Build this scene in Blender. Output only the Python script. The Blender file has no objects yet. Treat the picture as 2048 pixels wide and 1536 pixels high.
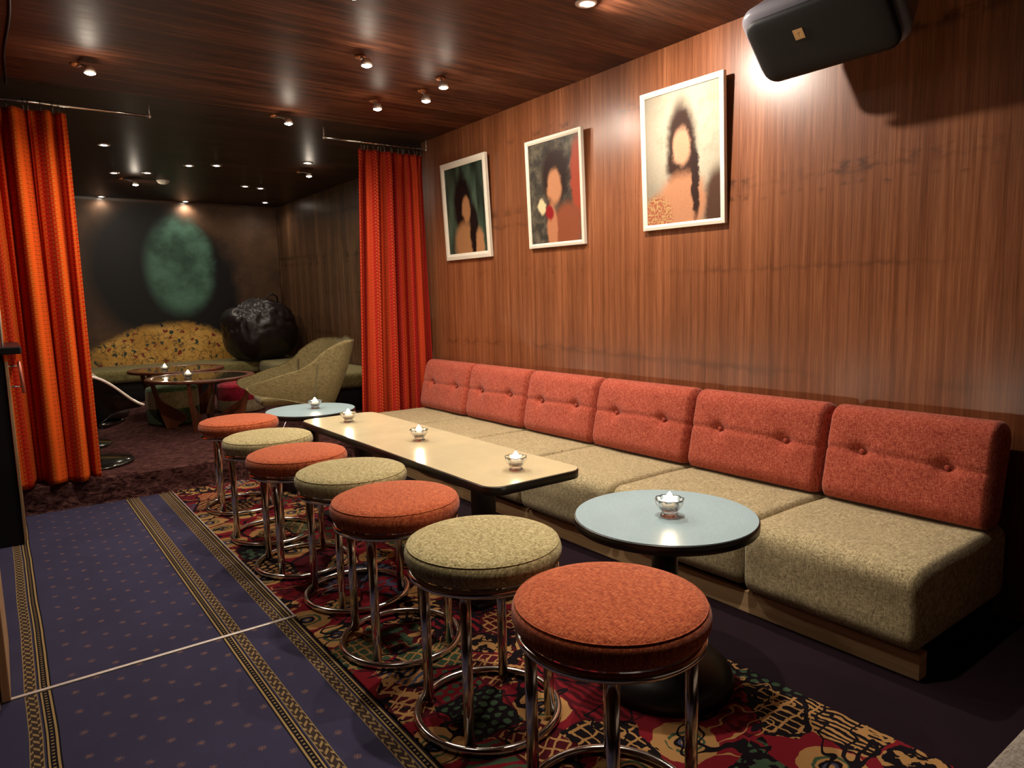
import bpy, bmesh, math, random
from mathutils import Vector, Matrix, noise as mnoise
random.seed(7)
PI = math.pi
scene = bpy.context.scene
COL = scene.collection
V = Vector

# ------------------------------------------------------------------ objects
def obj(name, bm, m=None, parent=None, smooth=True, loc=None):
    me = bpy.data.meshes.new(name)
    bmesh.ops.recalc_face_normals(bm, faces=bm.faces)
    bm.to_mesh(me); bm.free()
    if smooth:
        for p in me.polygons: p.use_smooth = True
    if m is not None:
        for x in (m if isinstance(m, (list, tuple)) else [m]): me.materials.append(x)
    o = bpy.data.objects.new(name, me); COL.objects.link(o)
    if parent is not None: o.parent = parent
    if loc is not None: o.location = loc
    return o
def tag(o, label, cat, group=None, kind=None):
    o['label'] = label; o['category'] = cat
    if group: o['group'] = group
    if kind: o['kind'] = kind
    return o
def thing(name, label, cat, loc=(0, 0, 0), rot=(0, 0, 0), group=None):
    o = bpy.data.objects.new(name, None); COL.objects.link(o)
    o.empty_display_size = .05
    o.location = loc; o.rotation_euler = rot
    return tag(o, label, cat, group)
def struct(name, bm, m, smooth=False, label=None):
    o = obj(name, bm, m, None, smooth); o['kind'] = 'structure'
    if label: o['label'] = label
    return o
def dup(root, loc, rz=0, label=None, swap=None):
    r = root.copy(); COL.objects.link(r); r.location = loc; r.rotation_euler = (0, 0, rz)
    if label: r['label'] = label
    for ch in list(root.children):
        c = ch.copy(); COL.objects.link(c); c.parent = r
        if swap and ch.name.split('.')[0] in swap:
            c.data = swap[ch.name.split('.')[0]]
        for g in list(ch.children):
            d = g.copy(); COL.objects.link(d); d.parent = c
            if swap and g.name.split('.')[0] in swap: d.data = swap[g.name.split('.')[0]]
    return r
def remat(me, m):
    n = me.copy(); n.materials.clear(); n.materials.append(m); return n
def sharp(o, ang=35):
    bm = bmesh.new(); bm.from_mesh(o.data)
    for e in bm.edges:
        if len(e.link_faces) == 2 and e.calc_face_angle(0) > math.radians(ang): e.smooth = False
    bm.to_mesh(o.data); bm.free(); return o

# ------------------------------------------------------------------ mesh builders
def box(bm, lo, hi):
    vs = [bm.verts.new((x, y, z)) for z in (lo[2], hi[2]) for y in (lo[1], hi[1]) for x in (lo[0], hi[0])]
    for f in ((0, 2, 3, 1), (4, 5, 7, 6), (0, 1, 5, 4), (2, 6, 7, 3), (0, 4, 6, 2), (1, 3, 7, 5)):
        bm.faces.new([vs[i] for i in f])
    return bm
def newbox(lo, hi, bev=0, seg=2):
    bm = box(bmesh.new(), lo, hi)
    if bev: bmesh.ops.bevel(bm, geom=list(bm.edges), offset=bev, segments=seg, profile=.5, affect='EDGES')
    return bm
def tube(bm, pts, r, n=12, closed=False, caps=True):
    pts = [V(p) for p in pts]; N = len(pts); rings = []; up = None
    for i, p in enumerate(pts):
        if closed: t = (pts[(i + 1) % N] - pts[i - 1]).normalized()
        else: t = (pts[min(i + 1, N - 1)] - pts[max(i - 1, 0)]).normalized()
        if up is None:
            up = V((0, 0, 1)) if abs(t.z) < .9 else V((1, 0, 0))
        a = t.cross(up)
        if a.length < 1e-6: a = t.cross(V((0, 1, .3)))
        a.normalize(); b = a.cross(t).normalized(); up = b
        rr = r[i] if isinstance(r, (list, tuple)) else r
        rings.append([bm.verts.new(p + a * (rr * math.cos(2 * PI * k / n)) + b * (rr * math.sin(2 * PI * k / n))) for k in range(n)])
    for i in range(N if closed else N - 1):
        A, B = rings[i], rings[(i + 1) % N]
        for k in range(n): bm.faces.new((A[k], A[(k + 1) % n], B[(k + 1) % n], B[k]))
    if caps and not closed:
        bm.faces.new(rings[0][::-1]); bm.faces.new(rings[-1])
    return bm
def circle(r, z, n=48, c=(0, 0)):
    return [(c[0] + r * math.cos(2 * PI * i / n), c[1] + r * math.sin(2 * PI * i / n), z) for i in range(n)]
def lathe(bm, prof, n=48, c=(0, 0, 0), fn=None):
    """prof: list of (r, z); r==0 closes."""
    rings = []
    for r, z in prof:
        if r <= 1e-9: rings.append([bm.verts.new((c[0], c[1], c[2] + z))])
        else:
            row = []
            for k in range(n):
                a = 2 * PI * k / n; rr = r * (fn(a, z) if fn else 1)
                row.append(bm.verts.new((c[0] + rr * math.cos(a), c[1] + rr * math.sin(a), c[2] + z)))
            rings.append(row)
    for A, B in zip(rings[:-1], rings[1:]):
        for k in range(n):
            q = [A[k % len(A)], A[(k + 1) % len(A)], B[(k + 1) % len(B)], B[k % len(B)]]
            u = []
            for v in q:
                if v not in u: u.append(v)
            if len(u) >= 3: bm.faces.new(u)
    return bm
def prism(bm, outline, z0, z1):
    a = [bm.verts.new((x, y, z0)) for x, y in outline]; b = [bm.verts.new((x, y, z1)) for x, y in outline]
    bm.faces.new(a[::-1]); bm.faces.new(b); n = len(a)
    for i in range(n): bm.faces.new((a[i], a[(i + 1) % n], b[(i + 1) % n], b[i]))
    return bm
def rrect(x0, x1, y0, y1, r, n=8):
    out = []
    for cx, cy, a0 in ((x1 - r, y1 - r, 0), (x0 + r, y1 - r, 90), (x0 + r, y0 + r, 180), (x1 - r, y0 + r, 270)):
        for i in range(n + 1):
            a = math.radians(a0 + 90 * i / n); out.append((cx + r * math.cos(a), cy + r * math.sin(a)))
    return out
def rbox(lo, hi, r, n, fn=None):
    """rounded box; n = (nx,ny,nz) cells, rounding radius r; fn(p) displaces."""
    lo, hi = V(lo), V(hi); bm = bmesh.new(); cache = {}
    rad = r if isinstance(r, (tuple, list)) else (r, r, r)
    def axis(k, i):
        # denser near the ends
        t = i / n[k]; m = rad[k] / (hi[k] - lo[k])
        c = max(2, n[k] // 4)
        if i <= c: t = m * (1 - math.cos(PI / 2 * i / c)) if True else t
        elif i >= n[k] - c: t = 1 - m * (1 - math.cos(PI / 2 * (n[k] - i) / c))
        else: t = m + (1 - 2 * m) * (i - c) / (n[k] - 2 * c)
        return lo[k] + (hi[k] - lo[k]) * t
    def vert(i, j, k):
        key = (i, j, k)
        if key in cache: return cache[key]
        p = V((axis(0, i), axis(1, j), axis(2, k)))
        q = V([min(max(p[a], lo[a] + rad[a]), hi[a] - rad[a]) for a in range(3)])
        d = V([(p[a] - q[a]) / rad[a] for a in range(3)])
        if d.length > 1e-9:
            d.normalize(); p = V([q[a] + d[a] * rad[a] for a in range(3)])
        if fn: p = fn(p)
        cache[key] = bm.verts.new(p); return cache[key]
    nx, ny, nz = n
    for i in range(nx):
        for j in range(ny):
            for k in (0, nz): bm.faces.new((vert(i, j, k), vert(i + 1, j, k), vert(i + 1, j + 1, k), vert(i, j + 1, k)))
    for i in range(nx):
        for k in range(nz):
            for j in (0, ny): bm.faces.new((vert(i, j, k), vert(i + 1, j, k), vert(i + 1, j, k + 1), vert(i, j, k + 1)))
    for j in range(ny):
        for k in range(nz):
            for i in (0, nx): bm.faces.new((vert(i, j, k), vert(i, j + 1, k), vert(i, j + 1, k + 1), vert(i, j, k + 1)))
    return bm
def grid(fn, nu, nv, closed_u=False, uv=None):
    bm = bmesh.new()
    layer = bm.loops.layers.uv.new('UVMap') if uv else None
    vs = [[bm.verts.new(fn(i / nu, j / nv)) for j in range(nv + 1)] for i in range(nu + (0 if closed_u else 1))]
    N = len(vs)
    for i in range(nu):
        for j in range(nv):
            f = bm.faces.new((vs[i][j], vs[(i + 1) % N][j], vs[(i + 1) % N][j + 1], vs[i][j + 1]))
            if uv:
                for l, (a, b) in zip(f.loops, ((i, j), (i + 1, j), (i + 1, j + 1), (i, j + 1))): l[layer].uv = uv(a / nu, b / nv)
    return bm
def thicken(bm, t):
    bmesh.ops.solidify(bm, geom=list(bm.faces), thickness=t); return bm
def smoothstep(a, b, x):
    t = min(1, max(0, (x - a) / (b - a))); return t * t * (3 - 2 * t)

# ------------------------------------------------------------------ materials
def lin(h):
    h = h.lstrip('#'); c = [int(h[i:i + 2], 16) / 255 for i in (0, 2, 4)]
    return tuple((x / 12.92 if x <= .04045 else ((x + .055) / 1.055) ** 2.4) for x in c) + (1,)
class S:
    def __init__(s, g, k): s.g = g; s.k = k
    def m(a, op, b=None, c=None):
        n = a.g.nt.nodes.new('ShaderNodeMath'); n.operation = op
        for i, x in enumerate((a, b, c)):
            if x is None: continue
            if isinstance(x, S): a.g.nt.links.new(x.k, n.inputs[i])
            else: n.inputs[i].default_value = x
        return S(a.g, n.outputs[0])
    def __add__(a, b): return a.m('ADD', b)
    __radd__ = __add__
    def __sub__(a, b): return a.m('SUBTRACT', b)
    def __rsub__(a, b): return (a * -1) + b
    def __mul__(a, b): return a.m('MULTIPLY', b)
    __rmul__ = __mul__
    def __truediv__(a, b): return a.m('DIVIDE', b)
    def lt(a, b): return a.m('LESS_THAN', b)
    def gt(a, b): return a.m('GREATER_THAN', b)
    def floor(a): return a.m('FLOOR')
    def fract(a): return a.m('FRACT')
    def abs(a): return a.m('ABSOLUTE')
    def sin(a): return a.m('SINE')
    def sqrt(a): return a.m('SQRT')
    def pow(a, b): return a.m('POWER', b)
    def max(a, b): return a.m('MAXIMUM', b)
    def min(a, b): return a.m('MINIMUM', b)
    def mod(a, b): return a.m('FLOORED_MODULO', b)
    def ping(a, b): return a.m('PINGPONG', b)
    def atan2(a, b): return a.m('ARCTAN2', b)
    def clamp(a): return a.max(0.).min(1.)
    def band(a, lo, hi): return a.gt(lo) * a.lt(hi)
    def step(a, lo, hi):      # smooth 0..1
        n = a.g.nt.nodes.new('ShaderNodeMapRange'); n.interpolation_type = 'SMOOTHSTEP'
        a.g.nt.links.new(a.k, n.inputs[0]); n.inputs[1].default_value = lo; n.inputs[2].default_value = hi
        return S(a.g, n.outputs[0])
    def gauss(a, c, w):
        d = (a - c) / w; return (d * d * -1).m('EXPONENT')
class G:
    def __init__(g, name):
        g.mat = bpy.data.materials.new(name); g.mat.use_nodes = True; g.nt = g.mat.node_tree
        g.bs = g.nt.nodes['Principled BSDF']; g._tc = None
    def tc(g, out='Object'):
        if g._tc is None: g._tc = g.nt.nodes.new('ShaderNodeTexCoord')
        s = g.nt.nodes.new('ShaderNodeSeparateXYZ'); g.nt.links.new(g._tc.outputs[out], s.inputs[0])
        return [S(g, s.outputs[i]) for i in range(3)]
    def rnd(g):
        n = g.nt.nodes.new('ShaderNodeObjectInfo'); return S(g, n.outputs['Random'])
    def vec(g, x, y=0., z=0.):
        n = g.nt.nodes.new('ShaderNodeCombineXYZ')
        for i, v in enumerate((x, y, z)):
            if isinstance(v, S): g.nt.links.new(v.k, n.inputs[i])
            else: n.inputs[i].default_value = v
        return n.outputs[0]
    def noise(g, xyz, scale=1, detail=3, rough=.5, dist=0, col=False):
        n = g.nt.nodes.new('ShaderNodeTexNoise'); g.nt.links.new(g.vec(*xyz), n.inputs['Vector'])
        n.inputs['Scale'].default_value = scale; n.inputs['Detail'].default_value = detail; n.inputs['Roughness'].default_value = rough
        n.inputs['Distortion'].default_value = dist
        return S(g, n.outputs[0])
    def vor(g, xyz, scale=1, feat='F1', dist='EUCLIDEAN', rand=1, dims='2D'):
        n = g.nt.nodes.new('ShaderNodeTexVoronoi'); n.voronoi_dimensions = dims; n.feature = feat
        if feat != 'DISTANCE_TO_EDGE': n.distance = dist
        g.nt.links.new(g.vec(*xyz), n.inputs['Vector']); n.inputs['Scale'].default_value = scale; n.inputs['Randomness'].default_value = rand
        if feat == 'DISTANCE_TO_EDGE': return S(g, n.outputs['Distance'])
        s = g.nt.nodes.new('ShaderNodeSeparateXYZ'); g.nt.links.new(n.outputs['Color'], s.inputs[0])
        p = g.nt.nodes.new('ShaderNodeSeparateXYZ'); g.nt.links.new(n.outputs['Position'], p.inputs[0])
        return S(g, n.outputs['Distance']), [S(g, s.outputs[i]) for i in range(3)], [S(g, p.outputs[i]) for i in range(3)]
    def white(g, x, y=0., z=0.):
        n = g.nt.nodes.new('ShaderNodeTexWhiteNoise'); n.noise_dimensions = '3D'; g.nt.links.new(g.vec(x, y, z), n.inputs[0])
        return S(g, n.outputs[0])
    def col(g, h):
        n = g.nt.nodes.new('ShaderNodeRGB'); n.outputs[0].default_value = lin(h) if isinstance(h, str) else h; return n.outputs[0]
    def mix(g, f, a, b, mode='MIX'):
        n = g.nt.nodes.new('ShaderNodeMix'); n.data_type = 'RGBA'; n.blend_type = mode; n.clamp_factor = True
        if isinstance(f, S): g.nt.links.new(f.k, n.inputs[0])
        else: n.inputs[0].default_value = f
        for i, c in ((6, a), (7, b)):
            if isinstance(c, str): n.inputs[i].default_value = lin(c)
            elif isinstance(c, tuple): n.inputs[i].default_value = c
            else: g.nt.links.new(c, n.inputs[i])
        return n.outputs[2]
    def gain(g, c, f):        # colour * scalar
        n = g.nt.nodes.new('ShaderNodeVectorMath'); n.operation = 'SCALE'; g.nt.links.new(c, n.inputs[0])
        if isinstance(f, S): g.nt.links.new(f.k, n.inputs['Scale'])
        else: n.inputs['Scale'].default_value = f
        return n.outputs[0]
    def ramp(g, f, stops):
        n = g.nt.nodes.new('ShaderNodeValToRGB'); g.nt.links.new(f.k, n.inputs[0]); e = n.color_ramp.elements
        while len(e) < len(stops): e.new(.5)
        for i, (p, c) in enumerate(stops): e[i].position = p; e[i].color = lin(c)
        return n.outputs[0]
    def done(g, color=None, rough=.5, metal=0, spec=.5, bump=None, bs=.3, bd=.002, **kw):
        b = g.bs
        def put(k, v):
            if isinstance(v, S): g.nt.links.new(v.k, b.inputs[k])
            elif isinstance(v, str): b.inputs[k].default_value = lin(v)
            elif isinstance(v, (int, float, tuple)): b.inputs[k].default_value = v
            else: g.nt.links.new(v, b.inputs[k])
        if color is not None: put('Base Color', color)
        put('Roughness', rough); put('Metallic', metal); put('Specular IOR Level', spec)
        for k, v in kw.items(): put(k.replace('_', ' '), v)
        if bump is not None:
            n = g.nt.nodes.new('ShaderNodeBump'); n.inputs['Strength'].default_value = bs; n.inputs['Distance'].default_value = bd
            g.nt.links.new(bump.k, n.inputs['Height']); g.nt.links.new(n.outputs[0], b.inputs['Normal'])
        return g.mat
def plain(name, c, rough=.5, metal=0, spec=.5, var=.12, nscale=40, bs=.12, **kw):
    g = G(name); x, y, z = g.tc(); n = g.noise((x, y, z), nscale, 3)
    return g.done(g.gain(g.col(c), n * (2 * var) + (1 - var)), rough, metal, spec, n, bs, .001, **kw)

def wood_panel(name, h_ax, v_ax, leaf, cols, rough=.38, seam=None, seam_off=0, gscale=1.0, bright=1.0, knots=True, spec=.5):
    """veneer: grain runs along v_ax, leaves of width `leaf` laid along h_ax and book-matched."""
    g = G(name); c = g.tc(); h, v = c[h_ax], c[v_ax]
    lf = (h / leaf).floor(); u = h.ping(leaf); rnd = g.white(lf, 3.1)
    wob = g.noise((h * 1.2, v * .8), 1, 2) * .02
    uu = u + wob
    broad = g.noise((uu * 14 * gscale, v * .55, rnd * .25), 1, 3, .55)
    fine = g.noise((uu * 85 * gscale, v * 1.1, rnd), 1, 4, .65)
    hair = g.noise((h * 420 * gscale, v * 6), 1, 2, .6)
    f = (broad * .42 + fine * .42 + hair * .34 - .11)
    col = g.ramp(f, [(.30, cols[0]), (.45, cols[1]), (.56, cols[2]), (.72, cols[3])])
    tint = rnd * .22 + .89
    if knots:
        k = g.noise((u * 9, v * 16 + rnd * .2, 2.), 1, 5, .6).step(.47, .6)
        vr = v + (h * 1.3).sin() * .03 + g.noise((u * 20, h * .4), 1, 2) * .03
        rows = vr.gauss(2.03, .02) + vr.gauss(1.60, .028) + vr.gauss(1.53, .015) + vr.gauss(1.24, .02) * .6 + vr.gauss(.80, .02) * .5
        k2 = g.noise((h * 1.7, v * .8), 1, 2).step(.35, .6)
        tint = tint * (1 - (k * rows * k2).clamp() * .62)
        st = g.noise((h * .8, v * .9), 1, 3).step(.3, .75) * .3 + .84
        tint = tint * st
    if seam:
        s = ((h + seam_off) / seam).fract()
        tint = tint * (1 - s.lt(.004 / seam) * .75)
    else:
        s = (h / leaf).fract()
        tint = tint * (1 - s.lt(.0016 / leaf) * .35)
    rg = fine * .16 + (rough - .08)
    return g.done(g.gain(col, tint * bright), rg, 0, spec, fine, .08, .0006)

M = {}
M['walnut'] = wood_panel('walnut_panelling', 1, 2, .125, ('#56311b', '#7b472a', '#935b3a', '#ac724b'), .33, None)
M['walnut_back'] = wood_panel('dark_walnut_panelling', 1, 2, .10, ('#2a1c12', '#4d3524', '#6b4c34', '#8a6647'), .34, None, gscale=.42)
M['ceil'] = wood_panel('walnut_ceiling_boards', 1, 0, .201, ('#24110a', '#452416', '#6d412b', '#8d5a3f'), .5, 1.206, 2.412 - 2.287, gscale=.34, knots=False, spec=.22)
M['ceil_back'] = wood_panel('dark_walnut_ceiling_boards', 1, 0, .201, ('#1a0f0a', '#2d1a11', '#40281b', '#533424'), .42, 1.206, .12, gscale=.34, knots=False, spec=.25)  # back-room dimness put into the board colours, otherwise like the front ceiling
M['ply'] = wood_panel('pale_plywood', 2, 1, .3, ('#94704a', '#c19a6c', '#d2ae80', '#e0c296'), .6, None, gscale=.8)
M['box_wood'] = wood_panel('pale_timber', 0, 2, .3, ('#94714a', '#b8926a', '#c7a47b', '#d6b68f'), .6, None, gscale=.8)
M['teak'] = wood_panel('teak', 0, 1, .4, ('#3c1d10', '#5d301c', '#713d25', '#834a2e'), .35, None, gscale=.8, knots=False)
M['chrome'] = G('chrome').done('#e2ded9', .16, 1)
M['steel'] = plain('brushed_steel', '#d0c4bb', .4, .6, var=.06)
M['black'] = plain('black_lacquered_steel', '#141216', .38, 0, .5, nscale=90)
M['edge_black'] = plain('black_table_edging', '#17120f', .34, 0, .5, nscale=60)
M['plastic'] = plain('black_speaker_plastic', '#85828b', .3, 0, .5, nscale=120)
M['dark'] = plain('dark_painted_board', '#151014', .6, 0, .3)
M['white'] = plain('off_white_painted_wood', '#e6dccb', .45, 0, .5, var=.05)
M['ceramic'] = plain('white_lacquer', '#ded5ca', .25, 0, .5, var=.03)
M['gloss_black'] = plain('black_gloss_shell', '#0c0a0d', .12, 0, .6, var=.05, bs=.03)
M['wax'] = plain('white_wax', '#efe6d6', .5, 0, .4, var=.03)
M['cable'] = plain('black_cable', '#0d0c0e', .5)
M['pink'] = plain('pinkish_copper_rod', '#c0705f', .35, .3)
g = G('clear_glass'); M['glass'] = g.done((1, .99, .97, 1), .16, 0, .5, Transmission_Weight=1.0, IOR=1.42)
g = G('smoked_glass_top'); M['glass_top'] = g.done('#8d8a70', .03, 0, .6, Transmission_Weight=.9, IOR=1.45)
def emit(name, c, s):
    g = G(name); return g.done(c, .5, Emission_Color=c, Emission_Strength=s)
M['bulb'] = emit('lit_lamp', '#fff1dd', 60)
M['flame'] = emit('candle_flame', '#fff0d6', 500)

def fabric(name, dark, mid, light, sc=260, aniso=(1, 1, 1), rough=.95, soil=.12):
    g = G(name); x, y, z = g.tc()
    a = g.noise((x * 1.0, y * .16, z * 1.0), sc, 2, .7)
    b = g.noise((x * .16, y * 1.0, z * .16), sc, 2, .7)
    q = g.noise((x, y, z), sc * .45, 2, .6)
    w = g.noise((x, y, z), 9, 3, .6)
    f = a * .42 + b * .42 + q * .16
    c = g.ramp(f, [(.38, dark), (.5, mid), (.61, light)])
    c = g.gain(c, w * (2 * soil) + (1 - soil))
    return g.done(c, rough, 0, .15, f, .5, .0012, Sheen_Weight=.15)
M['orange'] = fabric('rust_orange_weave', '#74301c', '#b2532f', '#cf7a50', 420)
M['orange2'] = fabric('rust_red_weave', '#74291e', '#a94a37', '#c6725a', 420)
M['olive'] = fabric('olive_tweed', '#6a5f38', '#a89a6c', '#d6ca9f', 420)
M['olive2'] = fabric('olive_tweed_seat', '#6a6046', '#aa9a74', '#d2c29c', 420)
M['shell_green'] = fabric('sage_wool', '#8d8058', '#b3a478', '#c2b48a', 300)
M['bench_green'] = fabric('olive_bench_cloth', '#5c5431', '#7d7347', '#938a5d', 220)
M['greyweave'] = fabric('grey_beige_weave', '#6f675c', '#9a9186', '#b3aaa0', 320)
M['pouf_green'] = fabric('green_felt', '#35462f', '#4d6142', '#667a57', 150)
M['pouf_cream'] = fabric('cream_felt', '#8c7a5b', '#ad9a79', '#c4b292', 150)
M['pouf_red'] = fabric('crimson_felt', '#6d1020', '#95182b', '#b02a3c', 150)
g = G('black_leather'); x, y, z = g.tc(); n = g.noise((x, y, z), 60, 4, .6)
M['leather'] = g.done(g.gain(g.col('#1c1212'), n * .5 + .75), n * .2 + .28, 0, .5, n, .25, .003)

def laminate(name, base, speck, amt=.35, rg=.2):
    g = G(name); x, y, z = g.tc()
    n = g.noise((x, y, z), 420, 2, .8); w = g.noise((x, y, z), 10, 3)
    c = g.mix(n.step(.42, .66) * amt, g.col(base), g.col(speck))
    return g.done(g.gain(c, w * .1 + .95), w * .1 + rg, 0, .5)
M['blue_lam'] = laminate('speckled_blue_laminate', '#90adb8', '#b4c7cd', .7, .3)
M['tan_lam'] = laminate('tan_laminate', '#cdbf9a', '#d8cca8', .5)

# curtain weave, striped along the cloth (UV.x = metres of cloth, UV.y = metres of height)
def curtain_mat(name, cols):
    g = G(name); u, v, _ = g.tc('UV')
    per = .26
    s = (u / per).fract(); sid = (s * 16).floor()
    r1 = g.white(sid, 1.7); r2 = g.white(sid, 9.2)
    c = g.ramp(r1, [(.0, cols[0]), (.35, cols[1]), (.6, cols[2]), (1., cols[3])])
    thread = ((u / (per / 16)).fract() - .5).abs().lt(.27) * (v * 44 + r2 * 3).fract().lt(.5) * r2.gt(.18)
    c = g.mix(thread * .75, c, g.ramp(r2, [(.3, cols[4]), (1., cols[5])]))
    weave = (v * 88).fract().lt(.5)
    c = g.gain(c, weave * .22 + .82)
    n = g.noise((u, v), 500, 2)
    return g.done(c, .9, 0, .12, n + weave * .3, .3, .001)
M['curtain'] = curtain_mat('red_orange_woven_curtain', ('#9a1d0e', '#c82c10', '#dd4713', '#e5601c', '#7a130f', '#eb9838'))
M['curtain_red'] = curtain_mat('red_woven_curtain', ('#8a1715', '#ad1f1a', '#bf2e1c', '#c84722', '#5c0f1a', '#d98038'))

# ---- blue runner with flecked stars and gold borders (world metres)
def runner_mat():
    g = G('blue_runner_carpet'); x, y, z = g.tc()
    wv = g.noise((x * 2, y * 2), 1, 2) * .012 - .006
    xx = x + wv * (x.lt(.12) * .9 + .1)
    pile = g.noise((x, y), 520, 2, .8); big = g.noise((x, y), 3.2, 4, .6)
    base = g.gain(g.col('#3d3a52'), (pile * .5 + .75) * (big * .5 + .75))
    # diamond lattice of small stars
    dx, dy = .0577, .119
    colm = (x / dx).floor(); lx = (x / dx).fract() - .5
    odd = colm.mod(2.)
    ly = ((y / dy) + odd * .5).fract() - .5
    px_, py_ = lx * dx, ly * dy
    r = (px_ * px_ + py_ * py_).sqrt(); an = py_.atan2(px_)
    petals = ((an * 4).sin().abs() * .006 + .0055)
    jit = g.noise((x, y), 330, 1).gt(.5)
    star = r.lt(petals) * jit * r.gt(.0022) + r.lt(.0022)
    fld = (xx.gt(.05) * xx.lt(.50)) .max(xx.gt(.59) * xx.lt(.642))
    c = g.mix(star * fld * .6, base, g.col('#9a7058'))
    gold, dark = g.col('#a58a5c'), g.col('#16121a')
    goldv = g.gain(gold, pile * .7 + .6)
    def bandset(c, e, sgn):
        # e: cord edge; going sgn*x : cord, dashes, gold line, lattice
        q = (xx - e) * sgn
        c = g.mix(q.band(-.004, .028), c, dark)
        c = g.mix(q.band(-.0, .0055), c, goldv)
        dash = q.band(.010, .0165) * (y * 62).fract().lt(.38)
        c = g.mix(dash * .75, c, goldv)
        c = g.mix(q.band(.0205, .025), c, goldv)
        lat = q.band(.032, .062)
        p = (q - .047) / .015
        w1 = ((p * .5 + y * 28).fract() - .5).abs().lt(.16); w2 = ((p * -.5 + y * 28).fract() - .5).abs().lt(.16)
        inner = p.abs().lt(.45)
        tw = w1 * (1 - inner) + w2 * inner + p.abs().gt(.86)
        c = g.mix(lat, c, g.mix(tw.clamp(), g.col('#3c2f2c'), g.gain(gold, pile * .6 + .5)))
        return c
    c = bandset(c, .5075, 1); c = bandset(c, .739, -1); c = bandset(c, .031, -1)
    return g.done(c, .95, 0, .1, pile, .6, .003)
M['runner'] = runner_mat()

# ---- collage-patterned rug
def rug_mat():
    g = G('patterned_rug'); x, y, z = g.tc()
    nx = g.noise((x, y, 1.3), 22, 2) * .03 - .015; ny = g.noise((x, y, 7.3), 22, 2) * .03 - .015
    X, Y = x + nx, y + ny
    pile = g.noise((x, y), 480, 2, .8)
    d, c3, pos = g.vor((X * 1.0, Y * .8), 6.6, 'F1', 'CHEBYCHEV', .85)
    r1, r2, r3 = c3
    # local coordinates about the cell centre
    lx, ly = X - pos[0], Y - pos[1] / .8
    rad = (lx * lx + ly * ly * 1.2).sqrt()
    red, tan, blk, grn, slate, dred = [g.col(h) for h in ('#7c1b26', '#b08452', '#181116', '#40553f', '#454860', '#4c131c')]
    def pick(r, seq):
        c = seq[0]
        for i, s in enumerate(seq[1:]): c = g.mix(r.gt((i + 1) / len(seq)), c, s)
        return c
    A = pick(r2, [tan, red, red, tan, grn, dred]); B = pick(r3, [blk, dred, red, slate, dred, blk])
    ang = (r2 * 40).floor() * 1.05
    ca, sa = ang.m('COSINE'), ang.sin()
    su, sv = lx * ca + ly * sa, ly * ca - lx * sa
    stripes = (su * (r3 * 22 + 30) + (sv * 50).sin() * .12).fract().lt(.5)
    checks = ((su * 42).fract().lt(.5) + (sv * 42).fract().lt(.5)).mod(2.)
    scal = ((su * 34).fract() - .5); scv = ((sv * 30 + (su * 34).floor() * .5).fract() - .5)
    dots = (scal * scal + scv * scv).lt(.12)
    grid_ = ((su * 36).fract().lt(.78) * (sv * 24).fract().lt(.8))
    ring = (rad * 62 + .3).fract().lt(.5)
    c_str = g.mix(stripes, A, B); c_chk = g.mix(checks, g.mix(.5, A, tan), blk); c_dot = g.mix(dots, B, A); c_grd = g.mix(grid_, tan, pick(r2, [blk, grn, dred]))
    c_ring = g.mix(rad.lt(.055), g.mix(rad.lt(.085), red, tan), pick((rad / .055), [tan, slate, blk, tan, grn, tan]))
    wob = g.noise((x * 1.2, y), 26, 2)
    wob = wob + (pile - .5) * .10
    c_blob = g.mix(wob.gt(.52), pick(r3, [red, blk, dred]), pick(r2, [tan, grn, slate, red]))
    c = pick(r1, [c_str, c_ring, c_dot, c_ring, c_grd, c_blob, c_ring, c_str, c_blob])
    e = g.vor((X, Y * .8), 6.6, 'DISTANCE_TO_EDGE', rand=.85)
    c = g.mix(e.lt(.035), c, pick(r3, [blk, dred, red, blk]))
    # secondary wandering lines
    l2 = g.noise((x * .7, y * 1.1, 4.), 7, 2, .5)
    c = g.mix((l2 - .5).abs().lt(.007) * r3.gt(.6), c, tan); c = g.mix((l2 - .56).abs().lt(.014), c, blk)
    big = g.noise((x, y), 4, 3)
    c = g.gain(c, (pile * .6 + .7) * (big * .35 + .8))
    return g.done(c, .95, 0, .1, pile, .6, .003)
M['rug'] = rug_mat()
g = G('plum_floor_carpet'); x, y, z = g.tc(); n = g.noise((x, y), 300, 3, .7); w = g.noise((x, y), 2.5, 3)
M['floor'] = g.done(g.gain(g.col('#22141c'), n * .6 + .3 + w * .5), .92, 0, .12, n, .5, .003)
g = G('shaggy_maroon_carpet'); x, y, z = g.tc()
n = g.noise((x * 1.0, y * 2.6, z * 2), 17, 4, .65, 1.2); n2 = g.noise((x, y, z), 160, 3, .7)
M['shag'] = g.done(g.gain(g.ramp(n, [(.34, '#2e161a'), (.5, '#744a47'), (.64, '#9a6a62')]), n2 * .8 + .55), .95, 0, .1, n * .7 + n2 * .3, .9, .02)

# ================================================================== CAMERA
f_px, pitch, roll, yaw = 1389.3, .1235, .0246, .6355
H = 1.1
fwd = V((math.sin(yaw) * math.cos(pitch), math.cos(yaw) * math.cos(pitch), -math.sin(pitch)))
right = V((math.cos(yaw), -math.sin(yaw), 0)); down = fwd.cross(right)
r2 = right * math.cos(roll) + down * math.sin(roll); d2 = down * math.cos(roll) - right * math.sin(roll)
cam = bpy.data.cameras.new('camera'); cam.sensor_width = 36; cam.lens = f_px / 2048 * 36; cam.clip_start = .02
co = bpy.data.objects.new('camera', cam); COL.objects.link(co)
m3 = Matrix((r2, -d2, -fwd)).transposed(); co.matrix_world = Matrix.Translation((0, 0, H)) @ m3.to_4x4()
scene.camera = co

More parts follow.
